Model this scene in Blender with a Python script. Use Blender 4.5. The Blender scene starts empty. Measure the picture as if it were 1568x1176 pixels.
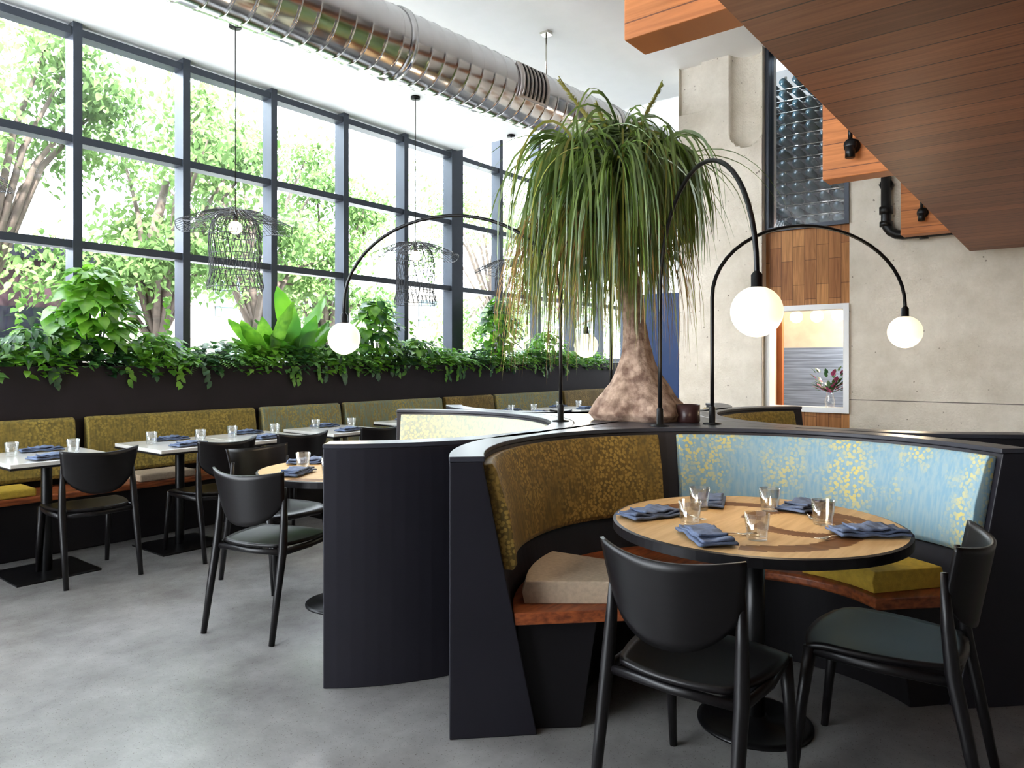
import bpy, bmesh, math, random
from mathutils import Vector, Matrix, noise
R = random.Random(7)
pi = math.pi
scene = bpy.context.scene
def rad(a): return a*pi/180

# ------------------------------------------------------------------ materials
def newmat(name):
    m = bpy.data.materials.new(name); m.use_nodes = True
    nt = m.node_tree; nt.nodes.clear()
    out = nt.nodes.new('ShaderNodeOutputMaterial')
    return m, nt, out
def N(nt, t, **kw):
    n = nt.nodes.new(t)
    for k, v in kw.items(): setattr(n, k, v)
    return n
def c4(c): return (c[0], c[1], c[2], 1)
def pbr(name, col, rough=0.5, metal=0.0, noise_amt=0.0, nscale=5.0, stretch=(1,1,1), bump=0.0, bscale=40, spec=0.5, col2=None, coat=0, em=None, es=0):
    m, nt, out = newmat(name)
    b = N(nt, 'ShaderNodeBsdfPrincipled'); nt.links.new(b.outputs[0], out.inputs[0])
    b.inputs['Base Color'].default_value = c4(col); b.inputs['Roughness'].default_value = rough
    b.inputs['Metallic'].default_value = metal; b.inputs['Specular IOR Level'].default_value = spec
    b.inputs['Coat Weight'].default_value = coat
    if em: b.inputs['Emission Color'].default_value = c4(em); b.inputs['Emission Strength'].default_value = es
    tc = N(nt, 'ShaderNodeTexCoord'); mp = N(nt, 'ShaderNodeMapping')
    mp.inputs['Scale'].default_value = stretch
    nt.links.new(tc.outputs['Object'], mp.inputs[0])
    if col2 is None: col2 = tuple(min(1, x*(1-noise_amt)) for x in col)
    n = N(nt, 'ShaderNodeTexNoise'); n.inputs['Scale'].default_value = nscale; n.inputs['Detail'].default_value = 6
    nt.links.new(mp.outputs[0], n.inputs['Vector'])
    r = N(nt, 'ShaderNodeValToRGB'); r.color_ramp.elements[0].position = 0.35; r.color_ramp.elements[1].position = 0.65
    r.color_ramp.elements[0].color = c4(col2); r.color_ramp.elements[1].color = c4(col)
    nt.links.new(n.outputs['Fac'], r.inputs[0]); nt.links.new(r.outputs[0], b.inputs['Base Color'])
    if bump > 0:
        n2 = N(nt, 'ShaderNodeTexNoise'); n2.inputs['Scale'].default_value = bscale; n2.inputs['Detail'].default_value = 5
        nt.links.new(mp.outputs[0], n2.inputs['Vector'])
        bp = N(nt, 'ShaderNodeBump'); bp.inputs['Strength'].default_value = bump; bp.inputs['Distance'].default_value = 0.01
        nt.links.new(n2.outputs['Fac'], bp.inputs['Height']); nt.links.new(bp.outputs[0], b.inputs['Normal'])
    return m
def boards(name, along, across, blen, bwid, ca, cb, dark, rough=0.45, gap=0.004, grain=1.0):
    m, nt, out = newmat(name)
    b = N(nt, 'ShaderNodeBsdfPrincipled'); nt.links.new(b.outputs[0], out.inputs[0]); b.inputs['Roughness'].default_value = rough
    b.inputs['Specular IOR Level'].default_value = .3
    tc = N(nt, 'ShaderNodeTexCoord'); sp = N(nt, 'ShaderNodeSeparateXYZ'); nt.links.new(tc.outputs['Object'], sp.inputs[0])
    cx = N(nt, 'ShaderNodeCombineXYZ'); nt.links.new(sp.outputs[along], cx.inputs[0]); nt.links.new(sp.outputs[across], cx.inputs[1])
    br = N(nt, 'ShaderNodeTexBrick'); nt.links.new(cx.outputs[0], br.inputs['Vector'])
    br.inputs['Scale'].default_value = 1; br.inputs['Brick Width'].default_value = blen; br.inputs['Row Height'].default_value = bwid
    br.inputs['Mortar Size'].default_value = gap; br.inputs['Color1'].default_value = c4(ca); br.inputs['Color2'].default_value = c4(cb)
    br.inputs['Mortar'].default_value = c4(dark); br.offset = 0.37; br.inputs['Bias'].default_value = 0
    mp = N(nt, 'ShaderNodeMapping'); mp.inputs['Scale'].default_value = (2.5, 45, 1); nt.links.new(cx.outputs[0], mp.inputs[0])
    n = N(nt, 'ShaderNodeTexNoise'); n.inputs['Scale'].default_value = 1; n.inputs['Detail'].default_value = 6; n.inputs['Distortion'].default_value = 1.2
    nt.links.new(mp.outputs[0], n.inputs['Vector'])
    r = N(nt, 'ShaderNodeValToRGB'); r.color_ramp.elements[0].position = 0.3; r.color_ramp.elements[1].position = 0.7
    g = 1-0.5*grain; r.color_ramp.elements[0].color = (g, g*.95, g*.9, 1); r.color_ramp.elements[1].color = (1.1, 1.1, 1.1, 1)
    nt.links.new(n.outputs['Fac'], r.inputs[0])
    mx = N(nt, 'ShaderNodeMixRGB', blend_type='MULTIPLY'); mx.inputs[0].default_value = 1
    nt.links.new(br.outputs['Color'], mx.inputs[1]); nt.links.new(r.outputs[0], mx.inputs[2]); nt.links.new(mx.outputs[0], b.inputs['Base Color'])
    return m
def fabric(name, base, base2, gold, mask_lo, mask_hi, dots=55, seed=0):
    m, nt, out = newmat(name)
    b = N(nt, 'ShaderNodeBsdfPrincipled'); nt.links.new(b.outputs[0], out.inputs[0]); b.inputs['Roughness'].default_value = 0.65
    b.inputs['Sheen Weight'].default_value = 0.08; b.inputs['Specular IOR Level'].default_value = .35
    tc = N(nt, 'ShaderNodeTexCoord')
    mp = N(nt, 'ShaderNodeMapping'); mp.inputs['Scale'].default_value = (70, 70, 4); mp.inputs['Location'].default_value = (seed, 0, 0); nt.links.new(tc.outputs['Object'], mp.inputs[0])
    n = N(nt, 'ShaderNodeTexNoise'); n.inputs['Scale'].default_value = 1; nt.links.new(mp.outputs[0], n.inputs['Vector'])
    r = N(nt, 'ShaderNodeValToRGB'); r.color_ramp.elements[0].position = 0.38; r.color_ramp.elements[1].position = 0.62
    r.color_ramp.elements[0].color = c4(base2); r.color_ramp.elements[1].color = c4(base); nt.links.new(n.outputs['Fac'], r.inputs[0])
    v = N(nt, 'ShaderNodeTexVoronoi'); v.inputs['Scale'].default_value = dots; nt.links.new(tc.outputs['Object'], v.inputs['Vector'])
    rv = N(nt, 'ShaderNodeValToRGB'); rv.color_ramp.elements[0].position = 0.42; rv.color_ramp.elements[1].position = 0.55
    rv.color_ramp.elements[0].color = (1, 1, 1, 1); rv.color_ramp.elements[1].color = (0, 0, 0, 1); nt.links.new(v.outputs['Distance'], rv.inputs[0])
    mp2 = N(nt, 'ShaderNodeMapping'); mp2.inputs['Scale'].default_value = (3.5, 3.5, 2.2); mp2.inputs['Location'].default_value = (seed, seed, 0); nt.links.new(tc.outputs['Object'], mp2.inputs[0])
    n2 = N(nt, 'ShaderNodeTexNoise'); n2.inputs['Scale'].default_value = 1; n2.inputs['Detail'].default_value = 5; n2.inputs['Roughness'].default_value = .65; nt.links.new(mp2.outputs[0], n2.inputs['Vector'])
    rm = N(nt, 'ShaderNodeValToRGB'); rm.color_ramp.elements[0].position = mask_lo; rm.color_ramp.elements[1].position = mask_hi; nt.links.new(n2.outputs['Fac'], rm.inputs[0])
    mu = N(nt, 'ShaderNodeMath', operation='MULTIPLY'); nt.links.new(rv.outputs[0], mu.inputs[0]); nt.links.new(rm.outputs[0], mu.inputs[1])
    mx = N(nt, 'ShaderNodeMixRGB'); nt.links.new(mu.outputs[0], mx.inputs[0]); nt.links.new(r.outputs[0], mx.inputs[1]); mx.inputs[2].default_value = c4(gold)
    nt.links.new(mx.outputs[0], b.inputs['Base Color'])
    return m
def leafmat(name, a, b_, trans=0.35, rough=0.4, ns=6, gloss=0.12):
    m, nt, out = newmat(name)
    tc = N(nt, 'ShaderNodeTexCoord'); n = N(nt, 'ShaderNodeTexNoise'); n.inputs['Scale'].default_value = ns; nt.links.new(tc.outputs['Object'], n.inputs['Vector'])
    r = N(nt, 'ShaderNodeValToRGB'); r.color_ramp.elements[0].position = 0.38; r.color_ramp.elements[1].position = 0.62
    r.color_ramp.elements[0].color = c4(a); r.color_ramp.elements[1].color = c4(b_); nt.links.new(n.outputs['Fac'], r.inputs[0])
    d = N(nt, 'ShaderNodeBsdfDiffuse'); t = N(nt, 'ShaderNodeBsdfTranslucent'); g = N(nt, 'ShaderNodeBsdfGlossy'); g.inputs['Roughness'].default_value = rough
    nt.links.new(r.outputs[0], d.inputs[0]); nt.links.new(r.outputs[0], t.inputs[0])
    m1 = N(nt, 'ShaderNodeMixShader'); m1.inputs[0].default_value = trans; nt.links.new(d.outputs[0], m1.inputs[1]); nt.links.new(t.outputs[0], m1.inputs[2])
    m2 = N(nt, 'ShaderNodeMixShader'); m2.inputs[0].default_value = gloss; nt.links.new(m1.outputs[0], m2.inputs[1]); nt.links.new(g.outputs[0], m2.inputs[2])
    nt.links.new(m2.outputs[0], out.inputs[0]); return m
def emis(name, col, s):
    m, nt, out = newmat(name); e = N(nt, 'ShaderNodeEmission'); e.inputs[0].default_value = c4(col); e.inputs[1].default_value = s
    nt.links.new(e.outputs[0], out.inputs[0]); return m
def thinglass(name, fac, tint, rough=.02, fresnel=False):
    m, nt, out = newmat(name); t = N(nt, 'ShaderNodeBsdfTransparent'); g = N(nt, 'ShaderNodeBsdfGlossy'); g.inputs['Roughness'].default_value = rough
    t.inputs[0].default_value = c4(tint)
    mx = N(nt, 'ShaderNodeMixShader'); mx.inputs[0].default_value = fac
    if fresnel:
        lw = N(nt, 'ShaderNodeLayerWeight'); lw.inputs[0].default_value = .35
        mm = N(nt, 'ShaderNodeMath', operation='MULTIPLY_ADD'); nt.links.new(lw.outputs['Facing'], mm.inputs[0]); mm.inputs[1].default_value = .55; mm.inputs[2].default_value = fac
        nt.links.new(mm.outputs[0], mx.inputs[0])
    nt.links.new(t.outputs[0], mx.inputs[1]); nt.links.new(g.outputs[0], mx.inputs[2]); nt.links.new(mx.outputs[0], out.inputs[0]); return m
def concrete(name, a, b_, scale=1.2, rough=0.85, pits=True):
    m, nt, out = newmat(name)
    b = N(nt, 'ShaderNodeBsdfPrincipled'); nt.links.new(b.outputs[0], out.inputs[0]); b.inputs['Roughness'].default_value = rough
    b.inputs['Specular IOR Level'].default_value = .42 if pits else .5
    tc = N(nt, 'ShaderNodeTexCoord'); n = N(nt, 'ShaderNodeTexNoise'); n.inputs['Scale'].default_value = scale; n.inputs['Detail'].default_value = 9; n.inputs['Roughness'].default_value = .68
    nt.links.new(tc.outputs['Object'], n.inputs['Vector'])
    r = N(nt, 'ShaderNodeValToRGB'); r.color_ramp.elements[0].position = 0.32; r.color_ramp.elements[1].position = 0.68
    r.color_ramp.elements[0].color = c4(b_); r.color_ramp.elements[1].color = c4(a); nt.links.new(n.outputs['Fac'], r.inputs[0])
    v = N(nt, 'ShaderNodeTexVoronoi'); v.inputs['Scale'].default_value = 16 if pits else 100; nt.links.new(tc.outputs['Object'], v.inputs['Vector'])
    n3 = N(nt, 'ShaderNodeTexNoise'); n3.inputs['Scale'].default_value = 22 if pits else 60; n3.inputs['Detail'].default_value = 4; nt.links.new(tc.outputs['Object'], n3.inputs['Vector'])
    ad = N(nt, 'ShaderNodeMath', operation='MULTIPLY_ADD'); nt.links.new(n3.outputs['Fac'], ad.inputs[0]); ad.inputs[1].default_value = 0.5; nt.links.new(v.outputs['Distance'], ad.inputs[2])
    rv = N(nt, 'ShaderNodeValToRGB'); rv.color_ramp.elements[0].position = 0.27 if pits else .36; rv.color_ramp.elements[1].position = 0.32 if pits else .46
    k = 0.4 if pits else 0.6
    rv.color_ramp.elements[0].color = (k, k*.95, k*.9, 1); rv.color_ramp.elements[1].color = (1, 1, 1, 1); nt.links.new(ad.outputs[0], rv.inputs[0])
    mx = N(nt, 'ShaderNodeMixRGB', blend_type='MULTIPLY'); mx.inputs[0].default_value = 1; nt.links.new(r.outputs[0], mx.inputs[1]); nt.links.new(rv.outputs[0], mx.inputs[2])
    nt.links.new(mx.outputs[0], b.inputs['Base Color'])
    n4 = N(nt, 'ShaderNodeTexNoise'); n4.inputs['Scale'].default_value = 60; n4.inputs['Detail'].default_value = 6; nt.links.new(tc.outputs['Object'], n4.inputs['Vector'])
    bp = N(nt, 'ShaderNodeBump'); bp.inputs['Strength'].default_value = 0.45 if pits else 0.06; bp.inputs['Distance'].default_value = 0.01; nt.links.new(n4.outputs['Fac'], bp.inputs['Height']); nt.links.new(bp.outputs[0], b.inputs['Normal'])
    return m

WHITE = pbr('ceiling_paint', (.93, .935, .94), .75, noise_amt=.02)
WALLW = pbr('wall_paint', (.42, .40, .38), .8, noise_amt=.05)
FLOORM = concrete('polished_concrete', (.275, .27, .262), (.15, .146, .142), 2.0, .27, False)
CONC = concrete('raw_concrete', (.78, .73, .65), (.58, .53, .45), 2.2, .9)
FRAME = pbr('window_frame_metal', (.055, .065, .085), .4, .3, noise_amt=.1)
PANE = thinglass('window_glass', .05, (.97, .98, 1))
BLACK = pbr('black_laminate', (.009, .008, .010), .45, noise_amt=.15, spec=.3)
BLUEBLK = pbr('blue_black_laminate', (.017, .016, .023), .45, noise_amt=.1, spec=.32)
TOPM = pbr('counter_top_dark', (.045, .047, .060), .36, noise_amt=.15, spec=.4)
PLANTERM = pbr('planter_dark', (.018, .013, .015), .6, noise_amt=.2, spec=.3)
CHAIRB = pbr('black_stained_wood', (.0075, .0065, .0075), .36, noise_amt=.2, nscale=8, stretch=(1, 1, 6), spec=.36)
METB = pbr('black_metal', (.006, .006, .007), .35, .3, noise_amt=.1)
REDWOOD = pbr('bench_wood', (.36, .105, .035), .42, noise_amt=.0, col2=(.16, .042, .018), nscale=3, stretch=(3, 14, 20), spec=.35)
MAPLE = pbr('maple_top', (.55, .37, .185), .45, col2=(.45, .29, .135), nscale=2, stretch=(2, 22, 1), spec=.2)
TEAK = pbr('inlay_wood', (.20, .095, .032), .45, col2=(.13, .055, .02), nscale=2, stretch=(22, 2, 1), spec=.15)
LTOP = pbr('pale_table_top', (.66, .65, .62), .2, noise_amt=.08, coat=.3)
SOFF = boards('soffit_boards', 1, 0, 2.2, .145, (.32, .125, .058), (.20, .078, .038), (.06, .024, .014), .5, .003, .6)
BEAMW = boards('beam_wood', 1, 2, 3.0, .12, (.52, .20, .062), (.41, .145, .045), (.18, .07, .03), .5, .002, .6)
PANELW = boards('panel_wood', 2, 1, .34, .10, (.58, .29, .11), (.37, .16, .06), (.14, .06, .025), .5, .002, .8)
FGOLD = fabric('fabric_bronze', (.20, .125, .026), (.125, .085, .022), (.38, .25, .06), .40, .62, 62, 1)
FBLUE = fabric('fabric_blue_gold', (.20, .34, .43), (.27, .38, .42), (.60, .51, .17), .42, .60, 58, 4.3)
FPALE = fabric('fabric_pale', (.34, .38, .32), (.44, .43, .32), (.56, .52, .32), .35, .5, 45, 2)
FOLIVE = fabric('fabric_olive', (.23, .165, .035), (.15, .115, .03), (.34, .25, .055), .35, .6, 50, 7)
FMIX = fabric('fabric_olive_blue', (.18, .23, .18), (.24, .19, .07), (.37, .29, .08), .4, .6, 50, 3)
BEIGE = pbr('beige_cushion', (.52, .41, .30), .85, noise_amt=.15, nscale=60, bump=.2, bscale=200)
MUSTARD = pbr('mustard_cushion', (.60, .41, .05), .8, noise_amt=.2, nscale=40, bump=.2, bscale=200)
NAPK = pbr('napkin_cloth', (.13, .17, .27), .85, noise_amt=.3, nscale=30, bump=.3, bscale=90)
STEEL = pbr('cutlery_steel', (.7, .68, .62), .2, 1, noise_amt=.1)
GLOBE = pbr('globe_glow', (.80, .76, .68), .35, 0, 0.02, em=(1, .84, .60), es=.50)
BULB = emis('bulb_glow', (1, .80, .5), 6)
WIRE = pbr('wire_metal', (.07, .07, .078), .45, .3, noise_amt=.1)
DUCTM = pbr('galvanised_duct', (.76, .76, .78), .17, 1.0, noise_amt=.12, nscale=5)
GRILL = pbr('grille_metal', (.65, .6, .58), .35, .8, noise_amt=.1)
BARK = pbr('trunk_bark', (.46, .33, .25), .9, col2=(.18, .11, .08), nscale=18, bump=1.0, bscale=34)
TREEBARK = pbr('street_tree_bark', (.14, .11, .09), .9, noise_amt=.4, nscale=8)
LPALM = leafmat('palm_leaf', (.085, .15, .025), (.19, .28, .05), .35, .35, 5, .12)
LPALMY = leafmat('palm_leaf_yellow', (.32, .34, .06), (.42, .37, .12), .35, .5, 5, .05)
LROOT = leafmat('dry_leaf', (.38, .24, .09), (.27, .15, .055), .2, .6, 5, .03)
LPOTH = leafmat('pothos_leaf', (.09, .27, .025), (.24, .50, .05), .5, .3, 9, .08)
LDARK = leafmat('dark_leaf', (.02, .085, .03), (.06, .18, .045), .35, .3, 9, .1)
LFERN = leafmat('fern_leaf', (.10, .26, .06), (.20, .40, .09), .45, .5, 9, .05)
LBIG = leafmat('nest_fern_leaf', (.07, .26, .025), (.18, .43, .035), .5, .3, 3, .08)
LTREE = leafmat('street_leaf', (.075, .145, .040), (.20, .31, .11), .45, .6, .9, .02)
GLASS = thinglass('clear_glass', .06, (.97, .98, .98), .03, True)
BLUEW = pbr('blue_paint', (.018, .045, .14), .5, noise_amt=.1)
WHITEF = pbr('white_frame', (.80, .82, .84), .4, noise_amt=.03)
FACB = pbr('facade_glass', (.07, .10, .11), .2, noise_amt=.2)

# ------------------------------------------------------------------ geometry accumulator
class G:
    def __init__(s): s.v = []; s.f = []; s.m = []; s.sm = []; s.mats = []
    def mi(s, mat):
        if mat not in s.mats: s.mats.append(mat)
        return s.mats.index(mat)
    def add(s, vs, fs, mat, smooth=False, T=None):
        o = len(s.v); k = s.mi(mat)
        for p in vs:
            p = Vector(p)
            if T is not None: p = T @ p
            s.v.append(p)
        for f in fs: s.f.append([i+o for i in f]); s.m.append(k); s.sm.append(smooth)
    def box(s, x0, x1, y0, y1, z0, z1, mat, T=None):
        vs = [(x, y, z) for z in (z0, z1) for y in (y0, y1) for x in (x0, x1)]
        fs = [(0, 2, 3, 1), (4, 5, 7, 6), (0, 1, 5, 4), (2, 6, 7, 3), (0, 4, 6, 2), (1, 3, 7, 5)]
        s.add(vs, fs, mat, False, T)
    def tube(s, pts, rads, mat, n=8, caps=True, flat=1.0, T=None, smooth=True):
        pts = [Vector(p) for p in pts]
        if not hasattr(rads, '__len__'): rads = [rads]*len(pts)
        vs = []; fs = []; up = None
        for i, p in enumerate(pts):
            d = (pts[min(i+1, len(pts)-1)]-pts[max(i-1, 0)]).normalized()
            if up is None:
                a = Vector((0, 0, 1)) if abs(d.z) < .9 else Vector((1, 0, 0))
                up = (a-d*a.dot(d)).normalized()
            else: up = (up-d*up.dot(d)).normalized()
            sd = d.cross(up)
            for k in range(n):
                t = 2*pi*k/n; vs.append(p+(up*math.cos(t)*flat+sd*math.sin(t))*rads[i])
        for i in range(len(pts)-1):
            for k in range(n):
                k2 = (k+1) % n; fs.append((i*n+k, i*n+k2, (i+1)*n+k2, (i+1)*n+k))
        if caps: fs.append(tuple(range(n))[::-1]); fs.append(tuple((len(pts)-1)*n+k for k in range(n)))
        s.add(vs, fs, mat, smooth, T)
    def lathe(s, prof, mat, c=(0, 0, 0), n=32, smooth=True, caps=False, T=None):
        vs = []; fs = []
        for r, z in prof:
            for k in range(n):
                t = 2*pi*k/n; vs.append((c[0]+max(r, 1e-4)*math.cos(t), c[1]+max(r, 1e-4)*math.sin(t), c[2]+z))
        for i in range(len(prof)-1):
            for k in range(n):
                k2 = (k+1) % n; fs.append((i*n+k, i*n+k2, (i+1)*n+k2, (i+1)*n+k))
        if caps: fs.append(tuple(range(n))[::-1]); fs.append(tuple((len(prof)-1)*n+k for k in range(n)))
        s.add(vs, fs, mat, smooth, T)
    def arc(s, prof, c, a0, a1, n, mat, smooth=False):
        vs = []; fs = []; m = len(prof)
        for i in range(n+1):
            a = rad(a0+(a1-a0)*i/n)
            for r, z in prof: vs.append((c[0]+r*math.cos(a), c[1]+r*math.sin(a), z))
        for i in range(n):
            for k in range(m):
                k2 = (k+1) % m; fs.append((i*m+k, (i+1)*m+k, (i+1)*m+k2, i*m+k2))
        fs.append(tuple(range(m))); fs.append(tuple(n*m+k for k in range(m))[::-1])
        s.add(vs, fs, mat, smooth)
    def solid(s, fn, nu, nv, th, mat, T=None, smooth=True):
        vs = []; fs = []; K = (nu+1)*(nv+1)
        for side in (0, 1):
            for i in range(nu+1):
                for j in range(nv+1):
                    p, nn = fn(i/nu, j/nv); vs.append(Vector(p)+Vector(nn)*(th*.5*(1 if side else -1)))
        def id(i, j, sd): return sd*K+i*(nv+1)+j
        for i in range(nu):
            for j in range(nv):
                fs.append((id(i, j, 0), id(i, j+1, 0), id(i+1, j+1, 0), id(i+1, j, 0)))
                fs.append((id(i, j, 1), id(i+1, j, 1), id(i+1, j+1, 1), id(i, j+1, 1)))
        for i in range(nu):
            fs.append((id(i, 0, 0), id(i+1, 0, 0), id(i+1, 0, 1), id(i, 0, 1))); fs.append((id(i, nv, 0), id(i, nv, 1), id(i+1, nv, 1), id(i+1, nv, 0)))
        for j in range(nv):
            fs.append((id(0, j, 0), id(0, j, 1), id(0, j+1, 1), id(0, j+1, 0))); fs.append((id(nu, j, 0), id(nu, j+1, 0), id(nu, j+1, 1), id(nu, j, 1)))
        s.add(vs, fs, mat, smooth, T)
    def leaf(s, p, d, nrm, L, W, mat, fold=.15, droop=.15):
        d = d.normalized(); sd = d.cross(nrm)
        if sd.length < 1e-3: sd = d.cross(Vector((1, 0, 0)))
        sd.normalize(); up = sd.cross(d)
        a = lambda t, w, h: p+d*(L*t)+sd*(W*w)+up*(h*L)
        vs = [p, a(.18, .42, fold*.6), a(.5, .46, fold*.6-droop*.3), a(1, 0, -droop), a(.5, -.46, fold*.6-droop*.3), a(.18, -.42, fold*.6), a(.5, 0, 0)]
        s.add(vs, [(0, 1, 6), (1, 2, 6), (2, 3, 6), (0, 6, 5), (6, 4, 5), (6, 3, 4)], mat, True)
    def strand(s, p, d, L, w, seg, grav, mat, wob=.1):
        p = Vector(p); d = Vector(d).normalized(); vs = []; fs = []
        tw = Vector((R.uniform(-1, 1), R.uniform(-1, 1), R.uniform(-.3, .3)))
        for i in range(seg+1):
            t = i/seg; sd = d.cross(tw)
            if sd.length < .05: sd = Vector((1, 0, 0))
            sd.normalize(); ww = w*(1-.93*t**2.2)*.5
            vs += [p+sd*ww, p-sd*ww]
            p = p+d*(L/seg); d = (d+Vector((R.uniform(-wob, wob), R.uniform(-wob, wob), -grav))).normalized()
        for i in range(seg): fs.append((2*i, 2*i+1, 2*i+3, 2*i+2))
        s.add(vs, fs, mat, True)
    def clampy(s, ymax):
        for v in s.v:
            if v.y > ymax: v.y = ymax-(v.y-ymax)*.15
    def mesh(s, name, fix=True):
        me = bpy.data.meshes.new(name); me.from_pydata([tuple(v) for v in s.v], [], s.f)
        for m in s.mats: me.materials.append(m)
        me.polygons.foreach_set('material_index', s.m); me.polygons.foreach_set('use_smooth', s.sm)
        if fix:
            bm = bmesh.new(); bm.from_mesh(me); bmesh.ops.remove_doubles(bm, verts=bm.verts, dist=1e-5); bmesh.ops.recalc_face_normals(bm, faces=bm.faces); bm.to_mesh(me); bm.free()
        me.update(); return me
    def build(s, name, loc=(0, 0, 0), rz=0, bevel=0, fix=True, parent=None):
        return place(s.mesh(name, fix), name, loc, rz, bevel, parent)
def place(me, name, loc=(0, 0, 0), rz=0, bevel=0, parent=None):
    o = bpy.data.objects.new(name, me); scene.collection.objects.link(o); o.location = loc; o.rotation_euler = (0, 0, rad(rz))
    if bevel:
        b = o.modifiers.new('bevel', 'BEVEL'); b.width = bevel; b.segments = 2; b.limit_method = 'ANGLE'; b.angle_limit = rad(40)
    if parent: o.parent = parent
    return o
def room_box(name, *a):
    x0, x1, y0, y1, z0, z1, mat = a
    g = G(); g.box(x0, x1, y0, y1, z0, z1, mat); return g.build(name)

WY = 6.6; PX = .928; CX = 7.08; CZ = 4.19
# ------------------------------------------------------------------ room shell
room_box('floor', -3.6, 13.1, -3.6, 6.75, -.1, 0, FLOORM)
g = G(); g.box(-3.6, CX, -3.6, 6.75, CZ, CZ+.95, WHITE); g.box(CX, 13.1, -3.6, 6.75, 5.05, 5.14, WHITE); g.build('ceiling')
room_box('wall_back', -3.6, 13.1, -3.7, -3.6, 0, 5.1, WALLW)
room_box('wall_left', -3.6, 13.1, WY-.02, WY+.13, 0, 1.36, PLANTERM)
g = G(); g.box(13, 13.1, -3.6, 6.75, 0, 5.1, WALLW); g.build('wall_end')
g = G(); g.box(-3.7, -3.6, -3.6, 2.2, 0, CZ, WALLW); g.box(-3.7, -3.6, 2.2, 6.75, 0, .3, WALLW); g.box(-3.7, -3.6, 2.2, 6.75, 3.9, CZ, WALLW); g.build('wall_rear')
g = G()
for i in range(6):
    y = 2.2+i*.9; g.box(-3.69, -3.61, y-.03, y+.03, .3, 3.9, FRAME)
for z in (.33, 1.3, 2.3, 3.2, 3.87): g.box(-3.69, -3.61, 2.2, 6.6, z-.03, z+.03, FRAME)
g.build('rear_fill_window')  # unseen glazing behind the camera, added and sized to let in fill light
# curtain wall
g = G(); xs = []; k = -7
while CX+k*PX < 13.0:
    xs.append(CX+k*PX); k += 1
xs = [-3.4, -2.5, -1.55, -.6]+[q for q in xs if q > .2]
for x in xs:
    top = CZ if x < CX-.01 else 5.05
    wd = .035 if abs(x-CX) > .01 else .11
    g.box(x-wd, x+wd, WY-.06, WY+.10, 1.36, top, FRAME)
for z in (1.40, 2.345, 3.22, 4.115): g.box(-3.6, 13, WY-.045, WY+.09, z-.032, z+.032, FRAME)
g.box(CX, 13, WY-.045, WY+.09, 4.95, 5.05, FRAME)
g.box(-3.6, 13, WY+.02, WY+.03, 1.40, 4.95, PANE)
g.build('window_1')

# concrete wall with openings, X = 6.5
WX = 6.5
g = G(); g.box(WX, WX+.3, -3.6, 1.53, 0, CZ, CONC)
g.box(WX-.004, WX+.01, -3.6, 1.53, 1.045, 1.052, pbr('formwork_joint', (.22, .2, .18), .9, noise_amt=.2))
g.build('wall_right')
g = G()
ny, nz = 70, 200; y0, y1 = 2.235, 3.04; vs = []; fs = []
for i in range(ny+1):
    for j in range(nz+1):
        y = y0+(y1-y0)*i/ny; z = CZ*j/nz; yc = y0+.15; r = .15; dep = 0
        zz = max(0, 3.47-z); q = ((y-yc)/r)**2+(zz/ .15)**2
        if q < 1: dep = .16*math.sqrt(1-q)
        x = WX-.08+dep+ (.05 if (y > 2.82 and z > 3.75) else 0)
        vs.append((x, y, z))
for i in range(ny):
    for j in range(nz): a = i*(nz+1)+j; fs.append((a, a+1, a+nz+2, a+nz+1))
g.add(vs, fs, CONC, False)
g.box(WX+.1, WX+.3, y0, y1, 0, CZ, CONC); g.box(WX-.08, WX+.1, y1-.004, y1, 0, CZ, CONC); g.box(WX-.08, WX+.1, y0, y0+.004, 0, CZ, CONC)
g.build('concrete_column', fix=False)
g = G(); g.box(WX+.02, WX+.1, 1.53, 2.235, 1.86, 2.53, PANELW); g.box(WX+.02, WX+.1, 1.53, 2.235, 0, .93, PANELW); g.build('wood_wall_panel')
def frame(g, y0, y1, z0, z1, mat, f=.045):
    g.box(WX-.02, WX+.12, y0, y0+f, z0, z1, mat); g.box(WX-.02, WX+.12, y1-f, y1, z0, z1, mat)
    g.box(WX-.02, WX+.12, y0+f, y1-f, z0, z0+f, mat); g.box(WX-.02, WX+.12, y0+f, y1-f, z1-f, z1, mat)
g = G(); frame(g, 1.53, 2.235, .93, 1.86, WHITEF); g.build('window_pass_through')
g = G(); frame(g, 1.53, 2.235, 2.53, CZ, FRAME, .035); g.box(WX+.05, WX+.06, 1.57, 2.2, 2.57, CZ-.04, PANE); g.build('window_2')
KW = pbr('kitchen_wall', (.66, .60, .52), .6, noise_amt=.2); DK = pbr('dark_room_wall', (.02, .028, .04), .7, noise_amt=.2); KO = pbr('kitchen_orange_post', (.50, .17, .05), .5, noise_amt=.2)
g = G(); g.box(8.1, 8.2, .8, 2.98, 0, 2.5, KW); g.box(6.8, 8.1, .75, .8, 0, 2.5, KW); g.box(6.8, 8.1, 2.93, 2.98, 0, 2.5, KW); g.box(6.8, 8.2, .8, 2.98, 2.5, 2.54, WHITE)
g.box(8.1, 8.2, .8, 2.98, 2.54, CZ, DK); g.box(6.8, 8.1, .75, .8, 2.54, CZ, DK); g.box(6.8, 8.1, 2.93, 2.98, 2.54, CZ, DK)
KS = pbr('kitchen_shutter', (.25, .34, .52), .5, noise_amt=.5, nscale=2, stretch=(1, 1, 30))
g.box(8.0, 8.09, .9, 2.9, .85, 1.52, KS)
g.box(6.85, 6.90, 2.20, 2.4, 0, 2.4, KO)
g.build('wall_kitchen')
g = G()
BOT = pbr('bottle_glass_dark', (.02, .05, .06), .1, noise_amt=.3)
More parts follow.
